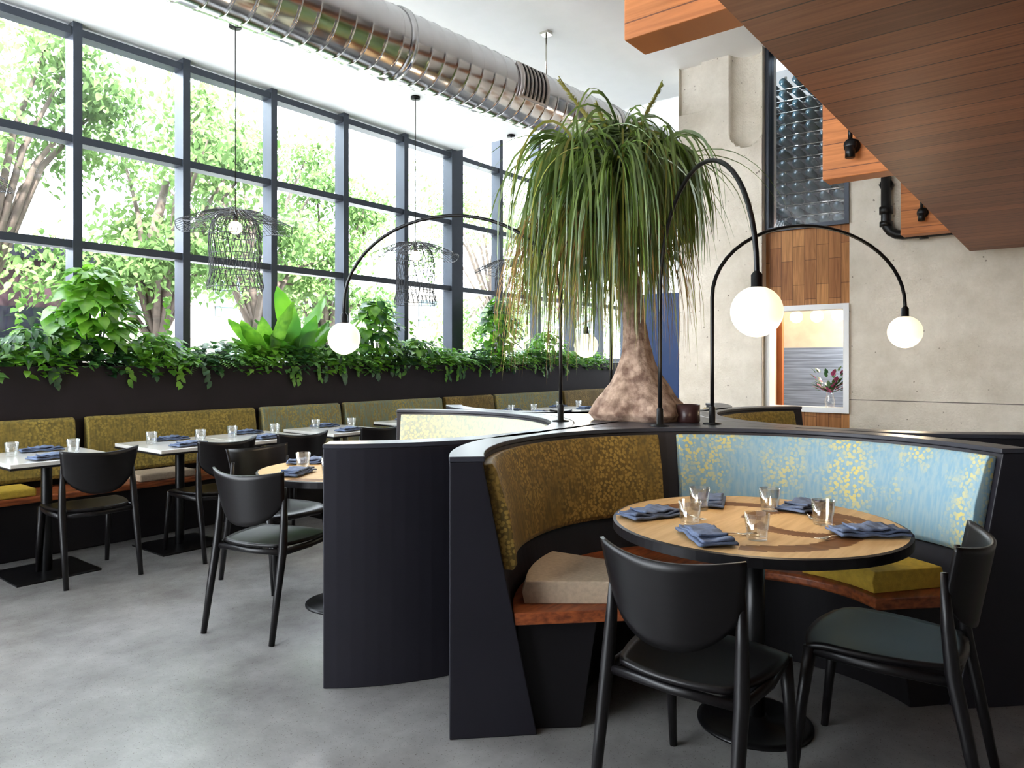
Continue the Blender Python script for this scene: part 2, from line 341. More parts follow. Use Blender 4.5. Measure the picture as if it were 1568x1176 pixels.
for i in range(13):
    z = 2.66+i*.115
    g.tube([(7.3, 1.05, z), (7.2, 2.7, z+.02)], .008, STEEL, 6); g.tube([(7.5, 1.05, z+.03), (7.42, 2.7, z+.05)], .006, STEEL, 6)
    for j in range(12):
        y = 1.15+j*.125; g.tube([(7.1, y, z+.045), (7.35, y, z+.05), (7.42, y, z+.05), (7.5, y, z+.05)], [.036, .036, .014, .012], BOT, 10)
for y in (1.1, 1.5, 1.9, 2.3, 2.68): g.tube([(7.27, y, 2.56), (7.27, y, CZ)], .014, STEEL, 8)
g.build('wine_rack')
l = bpy.data.lights.new('upper_room_fill', 'POINT'); l.energy = 16; l.color = (.7, .85, 1); l.shadow_soft_size = .1  # added fill without a fixture, brightens the racks behind the upper window
lo = bpy.data.objects.new('upper_room_fill', l); scene.collection.objects.link(lo); lo.location = (6.9, 2.6, 3.9)
l = bpy.data.lights.new('kitchen_fill', 'POINT'); l.energy = 46; l.color = (1, .88, .72); l.shadow_soft_size = .1  # extra fill apart from the globes, added to brighten the kitchen
lo = bpy.data.objects.new('kitchen_fill', l); scene.collection.objects.link(lo); lo.location = (7.3, 1.2, 2.25)
KG = emis('kitchen_globe', (1, .82, .55), 2.2)
g = G()
for i in range(5):
    c = (7.15, 1.40+i*.19, 1.80); g.lathe([(.06*math.sin(a*pi/10), -.06*math.cos(a*pi/10)) for a in range(11)], KG, c, 16)
    g.tube([(c[0], c[1], c[2]+.06), (c[0], c[1], 2.5)], .005, METB, 5)
g.build('pendant_light_row')
g = G(); g.lathe([(0, 0), (.035, 0), (.045, .05), (.03, .1), (.033, .12)], GLASS, (0, 0, 0), 16)
FL = pbr('pink_petal', (.6, .12, .28), .6, noise_amt=.3)
for i in range(110):
    a = R.uniform(0, 2*pi); d = Vector((math.cos(a)*.5, math.sin(a)*.9, R.uniform(.3, 1.3))); g.leaf(Vector((0, 0, .11))+d*R.uniform(.02, .16), d, Vector((0, 0, 1)), .06, .035, LDARK if i % 3 else FL)
g.build('flower_vase', (6.56, 1.70, .976))
g = G(); px = WX-.06
pts = [(px, 1.24, 3.0), (px, 1.24, 2.5)]+[(px, 1.24-.12*(1-math.cos(t)), 2.5-.12*math.sin(t)) for t in [pi/8*i for i in range(1, 5)]]+[(px, .2, 2.38)]
g.tube(pts, .038, METB, 14)
g.tube([(px, 1.24, 2.62), (px, 1.24, 2.56)], .05, METB, 14); g.tube([(px, 1.24, 2.50), (px, 1.24, 2.46)], .048, METB, 14); g.tube([(px, 1.0, 2.38), (px, .94, 2.38)], .05, METB, 14)
g.tube([(px, 1.24, 3.0), (WX+.02, 1.24, 3.04)], .038, METB, 12)
g.tube([(px-.01, 1.24, 2.8), (WX+.01, 1.24, 2.8)], .05, METB, 8)
g.build('wall_drain_pipe')
room_box('wall_partition', 9.4, 9.55, 3.4, 5.1, 0, 2.35, BLUEW)
g = G()
for y in (3.2, 4.3, 5.4, 6.4): g.box(12.9, 12.98, y-.04, y+.04, .9, 4.6, FRAME)
for z in (.9, 2.2, 3.4, 4.6): g.box(12.9, 12.98, 3.2, 6.4, z-.04, z+.04, FRAME)
g.box(12.985, 12.995, 3.2, 6.4, .9, 4.6, emis('daylight_glow_pane', (.9, .95, 1), 2.0)); g.build('window_4')  # pane glows in place of daylight; the wall behind it is solid

# mezzanine soffit & beams
g = G(); g.box(-1.5, 6.4, -3.55, .66, 2.20, 2.62, SOFF); g.build('mezzanine_slab')
for bx in (-.1, 1.81, 3.72, 5.62):
    g = G(); g.box(-.09, .03, 0, .31, 2.235, 2.62, BEAMW); o = g.build('timber_beam', (bx, .665, 0), bevel=.004)
for bx in (1.81, 3.72, 5.62):
    g = G(); T = Matrix.Rotation(-pi/2, 4, 'Y')
    g.lathe([(0, 0), (.035, 0), (.035, .012), (.012, .014), (.012, .03), (.028, .035), (.028, .05), (0, .05)], METB, T=T, n=20)
    g.tube([(-.045, 0, -.01), (-.05, 0, -.06)], .022, METB, 12); g.tube([(-.045, 0, .03), (-.045, 0, .08)], .010, METB, 8)
    g.build('beam_spotlight', (bx-.0905, .84, 2.37))

# ------------------------------------------------------------------ duct
dd = Vector((.9976, -.0698, 0)); nd = Vector((.0698, .9976, 0)); base = nd*3.94+Vector((0, 0, 3.55)); RD = .235
g = G(); pts = []; rr = []; t = -4.0
while t < 6.7:
    for o, r in ((0, 0), (.048, 0), (.054, .0005), (.058, .0045), (.066, .0045), (.070, .0005), (.076, 0)):
        pts.append(base+dd*(t+o)); rr.append(RD+r)
    t += .124
g.tube(pts, rr, DUCTM, 64)
for t in (-2, .6, 3.1, 5.6):
    g.tube([base+dd*(t-.02), base+dd*(t+.02)], RD+.014, DUCTM, 48)
for t in (1.85, 4.75):
    p = base+dd*t; g.tube([p+Vector((0, 0, RD)), (p.x, p.y, CZ)], .007, STEEL, 6); g.box(p.x-.04, p.x+.04, p.y-.04, p.y+.04, CZ-.02, CZ, STEEL)
g.build('ventilation_duct')
g = G(); tc_ = 4.32
def cyl(t, el, r): return base+dd*t+(-nd*math.cos(el)+Vector((0, 0, 1))*math.sin(el))*r
g.solid(lambda u, v: (cyl(tc_-.17+.34*u, rad(-30+68*v), RD+.012), cyl(0, rad(-30+68*v), 1)-cyl(0, 0, 0)), 6, 16, .02, GRILL)
for i in range(13):
    u = tc_-.14+.28*i/12
    g.tube([cyl(u, rad(-25+58*j/10), RD+.024) for j in range(11)], .006, METB if i % 2 else GRILL, 5)
g.build('duct_air_grille', fix=False)

# ------------------------------------------------------------------ booths
BZ = 1.02
def booth(name, c, a0, a1, pads, cushions):
    g = G(); n = 64
    g.arc([(1.15, 0), (1.15, BZ-.02), (1.03, BZ-.02), (.83, 0)], c, a0, a1, n, BLUEBLK)
    g.arc([(1.152, BZ-.02), (1.152, BZ), (1.022, BZ), (1.022, BZ-.02)], c, a0-.1, a1+.1, n, TOPM)
    g.arc([(.90, .0), (.90, .395), (.60, .395), (.66, 0)], c, a0+3, a1-3, n, BLACK)
    g.arc([(.915, .40), (.915, .445), (.50, .445), (.49, .435), (.49, .41), (.50, .40)], c, a0+.3, a1-.3, n, REDWOOD)
    for p0, p1, m in pads:
        rf = lambda z: .83+.2*z/1.0
        z0, z1, th = .60, .985, .05
        prof = [(rf(z0), z0), (rf(z1), z1), (rf(z1)-th*.7, z1+.004), (rf(z1)-th, z1-.02), (rf(.8)-th-.012, .8), (rf(z0)-th, z0+.02), (rf(z0)-th*.7, z0-.003)]
        g.arc(prof, c, p0, p1, 32, m, True)
    for p0, p1, r0, r1, m in cushions:
        z0, z1 = .445, .53
        g.arc([(r1, z0), (r1+.008, (z0+z1)/2), (r1-.005, z1), (r0+.005, z1), (r0-.008, (z0+z1)/2), (r0, z0)], c, p0, p1, 12, m, False)
    return g.build(name, bevel=.004)
C1 = (2.70, .97); C2 = (2.75, 3.2); C3 = (5.02, .97); C4 = (5.02, 3.2)
booth('curved_booth', C1, -45, 135, [(133.5, 48, FGOLD), (42, -43.5, FBLUE)], [(128, 97, .52, .87, BEIGE), (-2, -38, .53, .86, MUSTARD)])
booth('curved_booth', C2, 219, 400, [(221, 300, FOLIVE), (306, 398, FPALE)], [(330, 360, .54, .87, BEIGE)])
booth('curved_booth', C3, 45, 225, [(50, 132, FOLIVE), (138, 222, FBLUE)], [])
booth('curved_booth', C4, 135, 315, [(138, 222, FBLUE), (228, 312, FGOLD)], [])
g = G(); pl = []
for c, a0, a1 in ((C1, 80, 10), (C3, 170, 100), (C4, 260, 190), (C2, 350, 280)):
    for i in range(17):
        a = rad(a0+(a1-a0)*i/16); pl.append((c[0]+1.157*math.cos(a), c[1]+1.157*math.sin(a)))
n = len(pl)
g.add([(x, y, 0) for x, y in pl]+[(x, y, BZ) for x, y in pl], [tuple(range(n)), tuple(range(n, 2*n))[::-1]]+[(i, (i+1) % n, n+(i+1) % n, n+i) for i in range(n)], TOPM)
g.build('booth_centre_counter')

# ------------------------------------------------------------------ tables
def round_table(name, c, Rt, rz=0):
    g = G(); zt = .76; A = Vector((.10, -.17, 0)); B = Vector((-.06, .02, 0))
    # polar-grid top: maple field with inlaid crescents of darker wood (one flush surface)
    nr, na = 60, 160; vs = [(0, 0, zt)]; fm = []; ft = []
    for i in range(1, nr+1):
        r = (Rt-.012)*i/nr
        for k in range(na): vs.append((r*math.cos(2*pi*k/na), r*math.sin(2*pi*k/na), zt))
    def dark(x, y):
        p = Vector((x, y, 0)); d = (p-A).length; e = (p-B).length
        return (.17 < d < .245 and not (x < .03 and y > -.02)) or (.33 < e < .41 and (x > -.02 or y < -.1))
    for k in range(na): fm.append((0, 1+k, 1+(k+1) % na))
    for i in range(1, nr):
        for k in range(na):
            k2 = (k+1) % na; f = (1+(i-1)*na+k, 1+i*na+k, 1+i*na+k2, 1+(i-1)*na+k2)
            r = (Rt-.012)*(i+.5)/nr; a = 2*pi*(k+.5)/na
            (ft if dark(r*math.cos(a), r*math.sin(a)) else fm).append(f)
    g.add(vs, fm, MAPLE); g.add(vs, ft, TEAK)
    g.lathe([(Rt-.012, zt), (Rt, zt-.003), (Rt, zt-.035), (Rt-.03, zt-.037), (0, zt-.037)], BLACK, n=80, smooth=False)
    g.tube([(0, 0, .012), (0, 0, .72)], .038, METB, 20)
    g.lathe([(0, .035), (.045, .035), (.05, .02), (.19, .014), (.21, .008), (.21, 0), (0, 0)], METB, n=40)
    g.lathe([(0, .70), (.16, .715), (.16, .723), (0, .723)], METB, n=24)
    me = g.mesh(name, False); bm = bmesh.new(); bm.from_mesh(me)
    loose = [v for v in bm.verts if not v.link_faces]; bmesh.ops.delete(bm, geom=loose, context='VERTS'); bm.to_mesh(me); bm.free()
    return place(me, name, (c[0], c[1], 0), rz)
round_table('round_dining_table', (2.70, .97), .53); round_table('round_dining_table', (2.6, 3.28), .47)
round_table('round_dining_table', C3, .5); round_table('round_dining_table', C4, .5)
g = G(); g.box(-.31, .31, -.36, .36, .735, .76, LTOP); g.box(-.312, .312, -.362, .362, .722, .735, BLACK)
g.tube([(0, 0, .01), (0, 0, .73)], .032, METB, 16); g.box(-.24, .24, -.24, .24, 0, .012, METB); g.box(-.15, .15, -.15, .15, .71, .722, METB)
sq = g.mesh('square_dining_table')
TY = 5.27; TXS = [.7, 1.78, 2.66, 3.30, 4.10, 5.15, 5.80, 6.9, 7.9]
for x in TXS: place(sq, 'square_dining_table', (x, TY, 0), 0, .003)

# ------------------------------------------------------------------ chairs (face +X)
def chair_mesh():
    g = G()
    def seat(u, v):
        X = -1+2*u; Y = -1+2*v
        sx = X*math.sqrt(1-.28*Y*Y); sy = Y*math.sqrt(1-.28*X*X)
        x = .01+.235*sx; y = sy*(.225+.02*X)
        z = .452-.016*(1-X*X)*(1-Y*Y)-(.02*max(0, X-.6)**2*6)
        return (x, y, z), (0, 0, 1)
    g.solid(seat, 16, 16, .016, CHAIRB)
    def back(u, v):
        U = -1+2*u; zt = .825-.020*(1-U*U); zb = .595-.048*(1-U*U)**.8+.07*abs(U)**3
        z = zb+(zt-zb)*v; w = .226*(1-.10*(1-v))
        x = -.235-.18*(z-.5)+.085*U*U; y = U*w
        nn = Vector((1, -.7*U, .15)).normalized()
        return (x, y, z), nn
    g.solid(back, 24, 10, .013, CHAIRB)
    for s in (-1, 1):
        g.tube([(-.285, s*.214, 0), (-.238, s*.212, .25), (-.20, s*.21, .44), (-.185, s*.205, .58), (-.176, s*.200, .74)], [.0145, .019, .022, .019, .010], CHAIRB, 10)
        g.tube([(.25, s*.208, 0), (.225, s*.205, .25), (.20, s*.198, .435)], [.0135, .018, .022], CHAIRB, 10)
        g.tube([(-.20, s*.208, .425), (0, s*.222, .425), (.20, s*.20, .425)], .013, CHAIRB, 8, flat=1.3)
    g.tube([(.2, -.2, .425), (.215, 0, .425), (.2, .2, .425)], .012, CHAIRB, 8, flat=1.3)
    g.tube([(-.2, -.21, .425), (-.205, 0, .42), (-.2, .21, .425)], .012, CHAIRB, 8, flat=1.3)
    return g.mesh('dining_chair')
cm = chair_mesh()
for x, y, r in ((2.11, .93, 0), (2.645, .50, 92), (2.20, 3.33, 16), (2.62, 3.95, -88), (1.93, 5.02, 88), (2.72, 4.93, 92), (3.36, 4.93, 88), (4.12, 4.9, 90), (5.15, 4.95, 90), (6.9, 4.95, 90)):
    o = place(cm, 'dining_chair', (x, y, 0), r)
# ------------------------------------------------------------------ banquette + planter
g = G()
g.box(-2.5, 10.5, 5.70, 6.04, 0, .40, BLACK); g.box(-2.5, 10.5, 5.60, 6.04, .40, .445, REDWOOD)
segs = [(-.9, .68, FGOLD), (.72, 2.21, FOLIVE), (2.29, 3.72, FOLIVE), (3.79, 4.69, FMIX), (4.75, 6.19, FMIX), (6.26, 7.14, FGOLD), (7.2, 8.7, FMIX), (8.76, 10.3, FGOLD)]
for a, b, m in segs:
    vs = []; fs = []; nn = 14
    prof = [(6.035, .50), (6.035, .94), (6.0, .945), (5.965, .93), (5.935, .75), (5.915, .53), (5.93, .50)]
    for i in range(nn+1):
        x = a+(b-a)*i/nn
        for y, z in prof: vs.append((x, y, z))
    mm = len(prof)
    for i in range(nn):
        for k in range(mm): k2 = (k+1) % mm; fs.append((i*mm+k, (i+1)*mm+k, (i+1)*mm+k2, i*mm+k2))
    fs.append(tuple(range(mm))); fs.append(tuple(nn*mm+k for k in range(mm))[::-1]); g.add(vs, fs, m, False)
for x, m in ((.9, MUSTARD), (1.62, MUSTARD), (2.75, BEIGE), (4.2, BEIGE), (5.2, MUSTARD), (6.8, BEIGE)):
    g.box(x-.22, x+.22, 5.62, 5.91, .445, .50, m)
g.build('banquette_bench', bevel=.012)
g = G(); g.box(-2.5, 10.5, 6.045, 6.07, 0, 1.33, PLANTERM); g.box(-2.5, 10.5, 6.50, 6.53, 0, 1.33, PLANTERM); g.box(-2.5, 10.5, 6.07, 6.5, 0, 1.26, pbr('soil', (.05, .035, .025), .95, noise_amt=.4, nscale=30))
g.build('planter_box', bevel=.003)

PZ = 1.262; PYY = 6.25; YM = 6.50-PYY
def bush(name, x, y, z, rx, rz_, n, L, W, mat, mat2=None, pot=True):
    g = G()
    for i in range(7):
        a = R.uniform(0, 2*pi); g.tube([(0, 0, 0), (math.cos(a)*rx*.3, math.sin(a)*rx*.2, rz_), (math.cos(a)*rx*.5, math.sin(a)*rx*.3, rz_*1.5)], .006, LDARK, 5)
    for i in range(n):
        a = R.uniform(0, 2*pi); e = R.uniform(-.6, 1.5); rr = R.uniform(.55, 1)
        taper = 1-.35*max(0, math.sin(e))
        o = Vector((math.cos(a)*math.cos(e)*rx*taper, math.sin(a)*math.cos(e)*min(rx, .24), math.sin(e)*rz_))*rr
        d = Vector((math.cos(a), math.sin(a)*.8, R.uniform(-1.1, .3)))+Vector((R.uniform(-.4, .4), R.uniform(-.4, .4), 0))
        s = R.uniform(.7, 1.15)
        g.leaf(Vector((0, 0, rz_))+o, d, Vector((math.cos(a)*.4, math.sin(a)*.4-.3, 1)), L*s, W*s, mat if (mat2 is None or R.random() < .7) else mat2, .15, .2)
    g.clampy(YM); return g.build(name, (x, y, z), fix=False)
def fern(name, x, y, z, n=16, L=.45, mat=LFERN):
    g = G()
    for i in range(n):
        a = 2*pi*i/n+R.uniform(-.2, .2); d = Vector((math.cos(a), math.sin(a)*.7, R.uniform(.8, 1.8))).normalized(); p = Vector((0, 0, 0)); l = L*R.uniform(.7, 1.1); pts = [p.copy()]
        sg = 18
        for k in range(sg):
            p = p+d*(l/sg); d = (d+Vector((0, 0, -.11))).normalized(); pts.append(p.copy())
            sd = d.cross(Vector((0, 0, 1))).normalized(); w = .075*math.sin(pi*(.12+.86*k/sg))+.008
            for s in (-1, 1): g.leaf(p, sd*s+d*.35, Vector((0, 0, 1)), w, .019, mat, .05, .1)
        g.tube(pts, .002, mat, 4)
    g.clampy(YM); return g.build(name, (x, y, z), fix=False)
def nest(name, x, y, z, n=13, L=.62, W=.13, mat=LBIG):
    g = G()
    for i in range(n):
        a = 2*pi*i/n+R.uniform(-.25, .25); up = R.uniform(1.0, 3.4); d = Vector((math.cos(a), math.sin(a)*.45, up)).normalized(); l = L*R.uniform(.6, 1.1); p = Vector((0, 0, 0)); vs = []; fs = []
        sd = Vector((-math.sin(a)+(.9 if i % 2 else -.9)*abs(math.cos(a))*.8, math.cos(a)*.5, 0)).normalized(); sg = 12
        for k in range(sg+1):
            t = k/sg; w = W*.5*max(.04, math.sin(pi*min(1, max(0, (t-.18)/.82)))**.7)*(1 if t < .97 else .3)+.004; nrm = sd.cross(d)
            wav = .010*math.sin(k*2.1+i)
            vs += [p+sd*w+nrm*(.02+wav), p, p-sd*w+nrm*(.02-wav)]; p = p+d*(l/sg); d = (d+Vector((math.cos(a)*.03, 0, -.06))).normalized()
        for k in range(sg):
            b = 3*k; fs += [(b, b+1, b+4, b+3), (b+1, b+2, b+5, b+4)]
        g.add(vs, fs, mat, True)
    g.clampy(YM); return g.build(name, (x, y, z), fix=False)
bush('pothos_plant', 2.46, PYY, PZ, .32, .45, 280, .16, .125, LPOTH)
bush('pothos_plant', 5.42, PYY, PZ, .32, .42, 240, .14, .11, LPOTH, LDARK)
bush('pothos_plant', 7.62, PYY, PZ, .38, .50, 260, .14, .11, LPOTH, LDARK)
bush('pothos_plant', .75, PYY, PZ, .35, .30, 160, .14, .10, LPOTH)
bush('schefflera_plant', 2.00, PYY, PZ, .28, .19, 150, .12, .05, LDARK, LPOTH)
bush('schefflera_plant', 2.95, PYY, PZ, .24, .18, 150, .11, .07, LPOTH, LFERN)
bush('schefflera_plant', 4.80, PYY, PZ, .26, .18, 140, .12, .05, LFERN, LDARK)
bush('schefflera_plant', 6.05, PYY, PZ, .30, .20, 170, .12, .07, LPOTH, LDARK)
bush('schefflera_plant', 8.7, PYY, PZ, .5, .28, 220, .13, .07, LPOTH, LDARK)
fern('boston_fern', 3.35, PYY, PZ, 26, .52); fern('boston_fern', 3.70, PYY, PZ, 18, .44); fern('boston_fern', 5.0, PYY, PZ, 18, .46); fern('boston_fern', 5.8, PYY, PZ, 16, .42)
fern('boston_fern', 6.7, PYY, PZ, 22, .54); fern('boston_fern', 1.4, PYY, PZ, 16, .4); fern('boston_fern', 8.2, PYY, PZ, 16, .5); fern('boston_fern', 7.1, PYY, PZ, 16, .5)
nest('birds_nest_fern', 4.36, PYY, PZ, 9, .92, .21); nest('birds_nest_fern', 4.02, PYY, PZ, 10, .74, .17, LPOTH)
g = G()
for x, h in ((1.9, .55), (3.0, .62), (2.2, .45), (5.95, .55), (6.4, .4), (7.1, .5)):
    p = Vector((x, 6.3, PZ)); pts = []
    for k in range(14):
        pts.append(p.copy()); p = p+Vector((R.uniform(-.03, .03), R.uniform(-.015, .015), h/13))
        if k > 2: g.leaf(p, Vector((R.uniform(-1, 1), -.5, -.4)), Vector((0, -.5, 1)), .075, .06, LPOTH)
    g.tube(pts, .003, LPOTH, 5)
g.build('climbing_vine', fix=False)
g = G()
for i in range(7000):
    x = R.uniform(-1.5, 10.2); y = R.uniform(6.04, 6.42); h = .07+.08*noise.noise(Vector((x*1.5, 0, 3)))
    z = PZ+R.uniform(.02, .19)+h
    if y < 6.1: z = 1.33+R.uniform(-.07, .10); y -= .03
    a = R.uniform(0, 2*pi); d = Vector((math.cos(a), -abs(math.sin(a))-.2, R.uniform(-.7, .5)))
    s = R.uniform(.05, .105); cl = noise.noise(Vector((x*2.2, 7, 0)))
    g.leaf(Vector((x, y, z)), d, Vector((0, -.4, 1)), s, s*R.uniform(.45, .8), LPOTH if cl > -.02 else (LFERN if cl > -.2 else LDARK))
for i in range(50):
    x = R.uniform(.8, 9.5); L = R.uniform(.06, .2); p = Vector((x, 6.03, 1.35))
    for k in range(int(L/.025)):
        p = p+Vector((R.uniform(-.015, .015), R.uniform(-.003, .001), -.025)); g.leaf(p, Vector((R.uniform(-1, 1), -.4, -1)), Vector((0, -1, .4)), .06, .045, LPOTH if i % 2 else LDARK)
g.build('trailing_foliage', fix=False)

# ------------------------------------------------------------------ ponytail palm
TC = Vector((3.85, 2.08, BZ))
g = G(); vs = []; fs = []; prof = [(0, .25), (.04, .285), (.10, .255), (.16, .205), (.22, .165), (.30, .122), (.38, .094), (.48, .075), (.6, .066), (.8, .062), (1.0, .060), (1.2, .06), (1.4, .065), (1.48, .05)]
n = 64
def tc_at(z): return Vector((-.075*(z/1.4)**1.5+.015*math.sin(z*5), .09*(z/1.4)**1.5, z))
pr2 = []
for (z0, r0), (z1, r1) in zip(prof, prof[1:]):
    for q in range(4): pr2.append((z0+(z1-z0)*q/4, r0+(r1-r0)*q/4))
pr2.append(prof[-1])
for z, r in pr2:
    c = tc_at(z)
    for k in range(n):
        t = 2*pi*k/n; q = r*(1+(.12*math.sin(3*t+1)+.07*math.sin(5*t+z*4))*max(0, 1-z/.5)+.09*noise.noise(Vector((math.cos(t)*4, math.sin(t)*4, z*11))))
        vs.append(c+Vector((math.cos(t)*q, math.sin(t)*q, 0)))
for i in range(len(pr2)-1):
    for k in range(n): k2 = (k+1) % n; fs.append((i*n+k, i*n+k2, (i+1)*n+k2, (i+1)*n+k))
fs.append(tuple(range(n))[::-1]); g.add(vs, fs, BARK, True)
heads = []
topc = tc_at(1.36)
RV = Vector((.621, -.784, 0))
for i in range(6):
    a = 2*pi*i/6+.4; h = topc+Vector((math.cos(a)*.27, math.sin(a)*.27, R.uniform(.02, .22))); heads.append(h)
    g.tube([topc-Vector((0, 0, .12)), topc+Vector((math.cos(a)*.14, math.sin(a)*.14, .0)), h], [.045, .035, .025], BARK, 10)
heads.append(topc+Vector((0, 0, .28))); g.tube([topc-Vector((0, 0, .05)), topc+Vector((0, 0, .28))], [.05, .025], BARK, 10)
for hi, h in enumerate(heads):
    for i in range(265):
        a = R.uniform(0, 2*pi); e = R.uniform(-.4, 1.25); d = Vector((math.cos(a)*math.cos(e), math.sin(a)*math.cos(e), math.sin(e)))
        out = Vector((h.x-topc.x, h.y-topc.y, 0))*.5; d = d+out
        m = LPALM if R.random() < .92 else LPALMY
        side = (h-topc).dot(RV)*1.6+d.dot(RV)*.45; lf = 1.04 if side < 0 else max(.62, 1.0-.6*side)
        g.strand(h, d, R.uniform(.6, 1.22)*lf, R.uniform(.010, .020), 13, R.uniform(.34, .72), m, .07)
for i in range(80):
    h = R.choice(heads); a = R.uniform(0, 2*pi); g.strand(h, Vector((math.cos(a), math.sin(a), .8)), R.uniform(.5, 1.0), .007, 12, R.uniform(.14, .3), LPALM, .05)
for i in range(380):   # dry hanging leaves
    a = R.uniform(0, 2*pi); p = topc+Vector((math.cos(a)*.14-.08, math.sin(a)*.14+.12, R.uniform(-.25, .05)))
    d = Vector((math.cos(a)-.35, math.sin(a)+.45, .1)); g.strand(p, d, R.uniform(.7, 1.2), .007, 12, .42, LPALMY if i % 2 else LROOT, .12)
for hx, L in ((Vector((-.16, .22, .36)), .50), (Vector((.16, -.16, .42)), .42), (Vector((-.1, .15, .42)), .26)):   # flower spikes
    d = hx.normalized(); p0 = topc+Vector((0, 0, .18))+d*.12
    g.tube([p0-d*.15, p0+d*L*.5, p0+d*L+Vector((0, 0, .03))], [.008, .006, .003], LPALMY, 6)
    for k in range(300):
        t = R.uniform(.2, 1); a = R.uniform(0, 2*pi); q = Vector((math.cos(a), math.sin(a), R.uniform(0, 1.2)))
        g.leaf(p0+d*L*t, q+d, Vector((0, 0, 1)), .04*(1.15-t*.6), .011, LPALMY)
g.build('ponytail_palm', TC, fix=False)

# ------------------------------------------------------------------ arc lamps
def arc_lamp(sx, sy, gx, gy, gz=1.56, peak=2.28):
    g = G(); v = Vector((gx-sx, gy-sy, 0)); D = v.length; u = v.normalized(); hr = D/2; spring = 1.72; vr = peak-spring
    pts = [Vector((0, 0, 0)), Vector((0, 0, .35)), Vector((0, 0, spring-BZ))]
    for i in range(1, 24):
        t = pi*i/24; pts.append(u*(hr-hr*math.cos(t))+Vector((0, 0, spring-BZ+vr*math.sin(t))))
    pts.append(u*D+Vector((0, 0, spring-BZ))); pts.append(u*D+Vector((0, 0, gz+.12-BZ)))
    g.tube(pts, .0105, METB, 12)
    g.lathe([(0, 0), (.05, 0), (.05, .006), (.018, .01), (.018, .09), (.0105, .1)], METB, n=24)
    e = u*D; g.lathe([(.0105, .16), (.022, .145), (.022, .10), (.030, .095), (0, .095)], METB, (e.x, e.y, gz-BZ), 20)
    g.lathe([(.1*math.sin(a*pi/24), -.1*math.cos(a*pi/24)) for a in range(25)], GLOBE, (e.x, e.y, gz-BZ), 32)
    o = g.build('arc_lamp', (sx, sy, BZ))
    l = bpy.data.lights.new('globe_light', 'POINT'); l.energy = 5; l.color = (1, .8, .55); l.shadow_soft_size = .1
    lo = bpy.data.objects.new('globe_light', l); scene.collection.objects.link(lo); lo.parent = o; lo.location = (e.x, e.y, gz-BZ-.21)
arc_lamp(3.50, 1.765, 2.81, 1.0); arc_lamp(3.43, 2.36, 2.85, 3.59, 1.51, 2.24); arc_lamp(3.80, 1.60, 5.02, .86, 1.55, 2.16); arc_lamp(4.15, 2.45, 5.02, 3.2, 1.5, 2.2)
g = G(); g.lathe([(0, 0), (.062, 0), (.066, .005), (.066, .10), (.060, .10), (.058, .01), (0, .01)], pbr('brown_ceramic', (.05, .02, .02), .35, noise_amt=.2), n=32)
g.build('ceramic_pot', (3.84, 1.76, BZ))

# ------------------------------------------------------------------ wire pendants
def wire_pendant():
    g = G(); w = .0027
    prof = [(.03, .11), (.10, .115), (.20, .09), (.30, .045), (.39, .0), (.46, -.035)]
    for k in range(60):
        t = 2*pi*k/60
        g.tube([(r*math.cos(t+.25*r), r*math.sin(t+.25*r), z+.02*math.sin(5*t)*(r/.46)) for r, z in prof], w, WIRE, 3, False)
    for r, z in [(.03, .11), (.15, .105), (.30, .045), (.40, -.005), (.46, -.035)]:
        g.tube([(r*math.cos(2*pi*k/60), r*math.sin(2*pi*k/60), z+.02*math.sin(5*2*pi*k/60)*(r/.46)) for k in range(61)], w*1.3, WIRE, 3, False)
    dp = [(.05, .09), (.13, .07), (.18, .01), (.205, -.10), (.205, -.26), (.195, -.40), (.225, -.54)]
    for s in (-1, 1):
        for k in range(28):
            g.tube([((r+.008*math.sin(6*(2*pi*k/28)))*math.cos(2*pi*k/28+s*i*.16), (r)*math.sin(2*pi*k/28+s*i*.16), z+(.02*math.sin(2*pi*k*6/28) if i == 6 else 0)) for i, (r, z) in enumerate(dp)], w, WIRE, 3, False)
    for r, z in dp[1:]:
        g.tube([(r*math.cos(2*pi*k/48), r*math.sin(2*pi*k/48), z) for k in range(49)], w*1.3, WIRE, 3, False)
    g.tube([(0, 0, .02), (0, 0, .12)], .02, METB, 12); g.tube([(0, 0, .12), (0, 0, CZ-2.52)], .004, METB, 6)
    g.lathe([(0, 0), (.05, 0), (.05, -.025), (0, -.03)], METB, (0, 0, CZ-2.52), 20)
    g.lathe([(.055*math.sin(a*pi/12), -.055*math.cos(a*pi/12)) for a in range(13)], BULB, (0, 0, -.03), 16)
    return g.mesh('wire_pendant_lamp', False)
wm = wire_pendant()
for x in (3.28, 5.36, 7.0, 1.2): place(wm, 'wire_pendant_lamp', (x, 5.56, 2.52))

# ------------------------------------------------------------------ table settings
g = G(); g.lathe([(0, 0), (.032, 0), (.034, .004), (.042, .09), (.0395, .09), (.032, .014), (0, .012)], GLASS, n=28); gm = g.mesh('drinking_glass')
g = G()
def nap(L, W, h, ph):
    def f(u, v): return ((u-.5)*L, (v-.5)*W, h+.005*math.sin(u*7+ph)*math.sin(v*5+ph)+.0025*math.sin(u*17+v*3)), (0, 0, 1)
    return f
g.solid(nap(.25, .125, .011, 0), 24, 12, .008, NAPK); g.solid(nap(.235, .105, .020, 1.1), 24, 12, .008, NAPK); g.solid(nap(.14, .10, .028, 2.5), 14, 10, .007, NAPK)
nm = g.mesh('folded_napkin')
g = G(); g.tube([(-.09, 0, .002), (-.03, 0, .004), (.04, 0, .006)], [.006, .0035, .003], STEEL, 8, flat=.5); g.solid(lambda u, v: ((.04+.035*u, (v-.5)*.022*(.5+.5*math.sin(pi*u*.5)), .006-.003*math.sin(pi*u)), (0, 0, 1)), 6, 4, .002, STEEL)
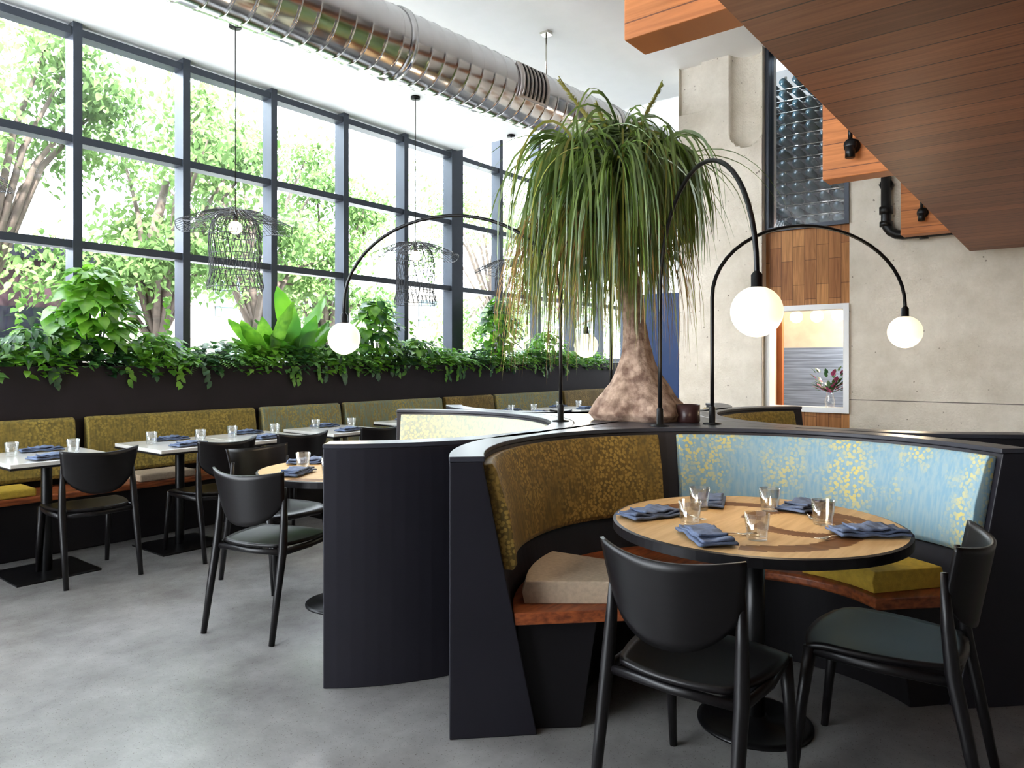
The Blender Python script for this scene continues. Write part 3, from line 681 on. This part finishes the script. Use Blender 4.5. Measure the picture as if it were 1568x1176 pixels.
for k in (-1.5, -.5, .5, 1.5): g.tube([(.074, k*.006, .006), (.105, k*.0055, .008)], .0014, STEEL, 5)
fm = g.mesh('table_fork')
z = .761
for x, y in ((2.77, 1.22), (2.48, 1.13), (2.93, .99), (2.80, .75), (2.42, .86)): place(gm, 'drinking_glass', (x, y, z))
for x, y, r in ((2.53, 1.31, -25), (2.92, 1.24, 20), (3.05, .89, -10), (2.73, .58, -50), (2.32, 1.0, 45)): place(nm, 'folded_napkin', (x, y, z), r)
for x, y, r in ((2.62, 1.20, -120), (2.92, .84, -150), (2.42, .97, -60), (2.62, .66, 160)): place(fm, 'table_fork', (x, y, z+.001), r)
for x, y in ((2.45, 3.45), (2.75, 3.15), (2.40, 3.15), (2.7, 3.5)): place(gm, 'drinking_glass', (x, y, z))
for x, y, r in ((2.3, 3.3, 30), (2.6, 3.6, -40), (2.6, 3.0, 60)): place(nm, 'folded_napkin', (x, y, z), r)
for tx in TXS:
    for dx, dy in ((-.17, .08), (.15, -.02)):
        place(gm, 'drinking_glass', (tx+dx, TY+dy, z))
    place(nm, 'folded_napkin', (tx-.05, TY-.24, z), 10); place(nm, 'folded_napkin', (tx+.05, TY+.24, z), -8)

# ------------------------------------------------------------------ outside
g = G(); g.box(-30, 60, 6.75, 60, -.25, -.12, pbr('pavement', (.60, .59, .56), .9, noise_amt=.15)); g.build('street_ground')
g = G(); BW = pbr('facade_beige', (.28, .26, .23), .9, noise_amt=.1); BT = pbr('facade_trim', (.40, .40, .40), .8, noise_amt=.1)
g.box(2, 50, 21, 26, -.12, 4.4, BW)
for i in range(16):
    for j in range(2): g.box(3+i*2.9, 5+i*2.9, 20.95, 21.02, .8+j*2.0, 1.9+j*2.0, FACB)
for j in range(5): g.box(2, 50, 20.9, 21, .1+j*1.0, .2+j*1.0, BT)
g.build('building_across_street')
g = G(); MR = pbr('brick_maroon', (.045, .018, .028), .8, noise_amt=.3); DG = pbr('dark_shop_glass', (.02, .02, .03), .3, noise_amt=.3, spec=.2)
g.box(-6, 5.3, 14, 18, -.12, 3.1, MR); g.box(-6.2, 5.5, 13.7, 18, 3.1, 3.3, DG)
for i in range(7): g.box(-5+i*1.5, -4+i*1.5, 13.95, 14.0, .8, 2.3, DG)
g.build('maroon_street_building')
def street_tree(x, y, h, r, n, lo=.42):
    g = G(); g.tube([(0, 0, 0), (.1, 0, h*.3), (-.1, .1, h*.55), (.15, 0, h*.8)], [.17, .13, .10, .05], TREEBARK, 10)
    cl = []
    for i in range(16):
        a = R.uniform(0, 2*pi); q = Vector((math.cos(a)*r*R.uniform(.15, .9), math.sin(a)*r*R.uniform(.15, .9), h*R.uniform(lo, 1.0))); cl.append((q, r*R.uniform(.22, .42)))
        g.tube([(0, 0, h*.33), tuple(q*.5+Vector((0, 0, h*.25))), tuple(q)], [.06, .04, .012], TREEBARK, 6)
    for i in range(n):
        c, cr = R.choice(cl); v = Vector((R.gauss(0, 1), R.gauss(0, 1), R.gauss(0, .8))); v = v.normalized()*cr*R.uniform(.25, 1.25)
        g.leaf(c+v, Vector((R.uniform(-1, 1), R.uniform(-1, 1), -.5)), Vector((R.uniform(-.5, .5), -.6, .8)), R.uniform(.08, .16), R.uniform(.045, .09), LTREE)
    g.build('street_tree', (x, y, -.12), fix=False)
street_tree(2.9, 10.9, 6.2, 2.0, 8500); street_tree(5.0, 10.6, 5.2, 1.7, 6500, .5); street_tree(7.2, 11.6, 6.0, 2.0, 8500); street_tree(9.4, 12.4, 5.2, 1.5, 5000); street_tree(17.5, 14.5, 8.0, 2.8, 7000, .25); street_tree(24, 16, 8.5, 3, 6000, .25)

# ------------------------------------------------------------------ light
w = bpy.data.worlds.new('world'); scene.world = w; w.use_nodes = True; nt = w.node_tree
bg = nt.nodes['Background']; bg.inputs[0].default_value = (.90, .955, 1.0, 1); bg.inputs[1].default_value = 8.0
s = bpy.data.lights.new('sun', 'SUN'); s.energy = 13; s.angle = rad(2); s.color = (1, .95, .88); so = bpy.data.objects.new('sun', s); scene.collection.objects.link(so); so.rotation_euler = (rad(48), 0, rad(-18))
cam = bpy.data.cameras.new('camera'); co = bpy.data.objects.new('camera', cam); scene.collection.objects.link(co)
co.location = (0, 0, 1.36); co.rotation_euler = (pi/2, 0, rad(-51.6)); cam.sensor_width = 36; cam.lens = 25.26; cam.shift_y = -.021; cam.clip_start = .05; cam.clip_end = 200
scene.camera = co
scene.view_settings.view_transform = 'Standard'
scene.view_settings.exposure = 1.1
scene.view_settings.gamma = 0.92
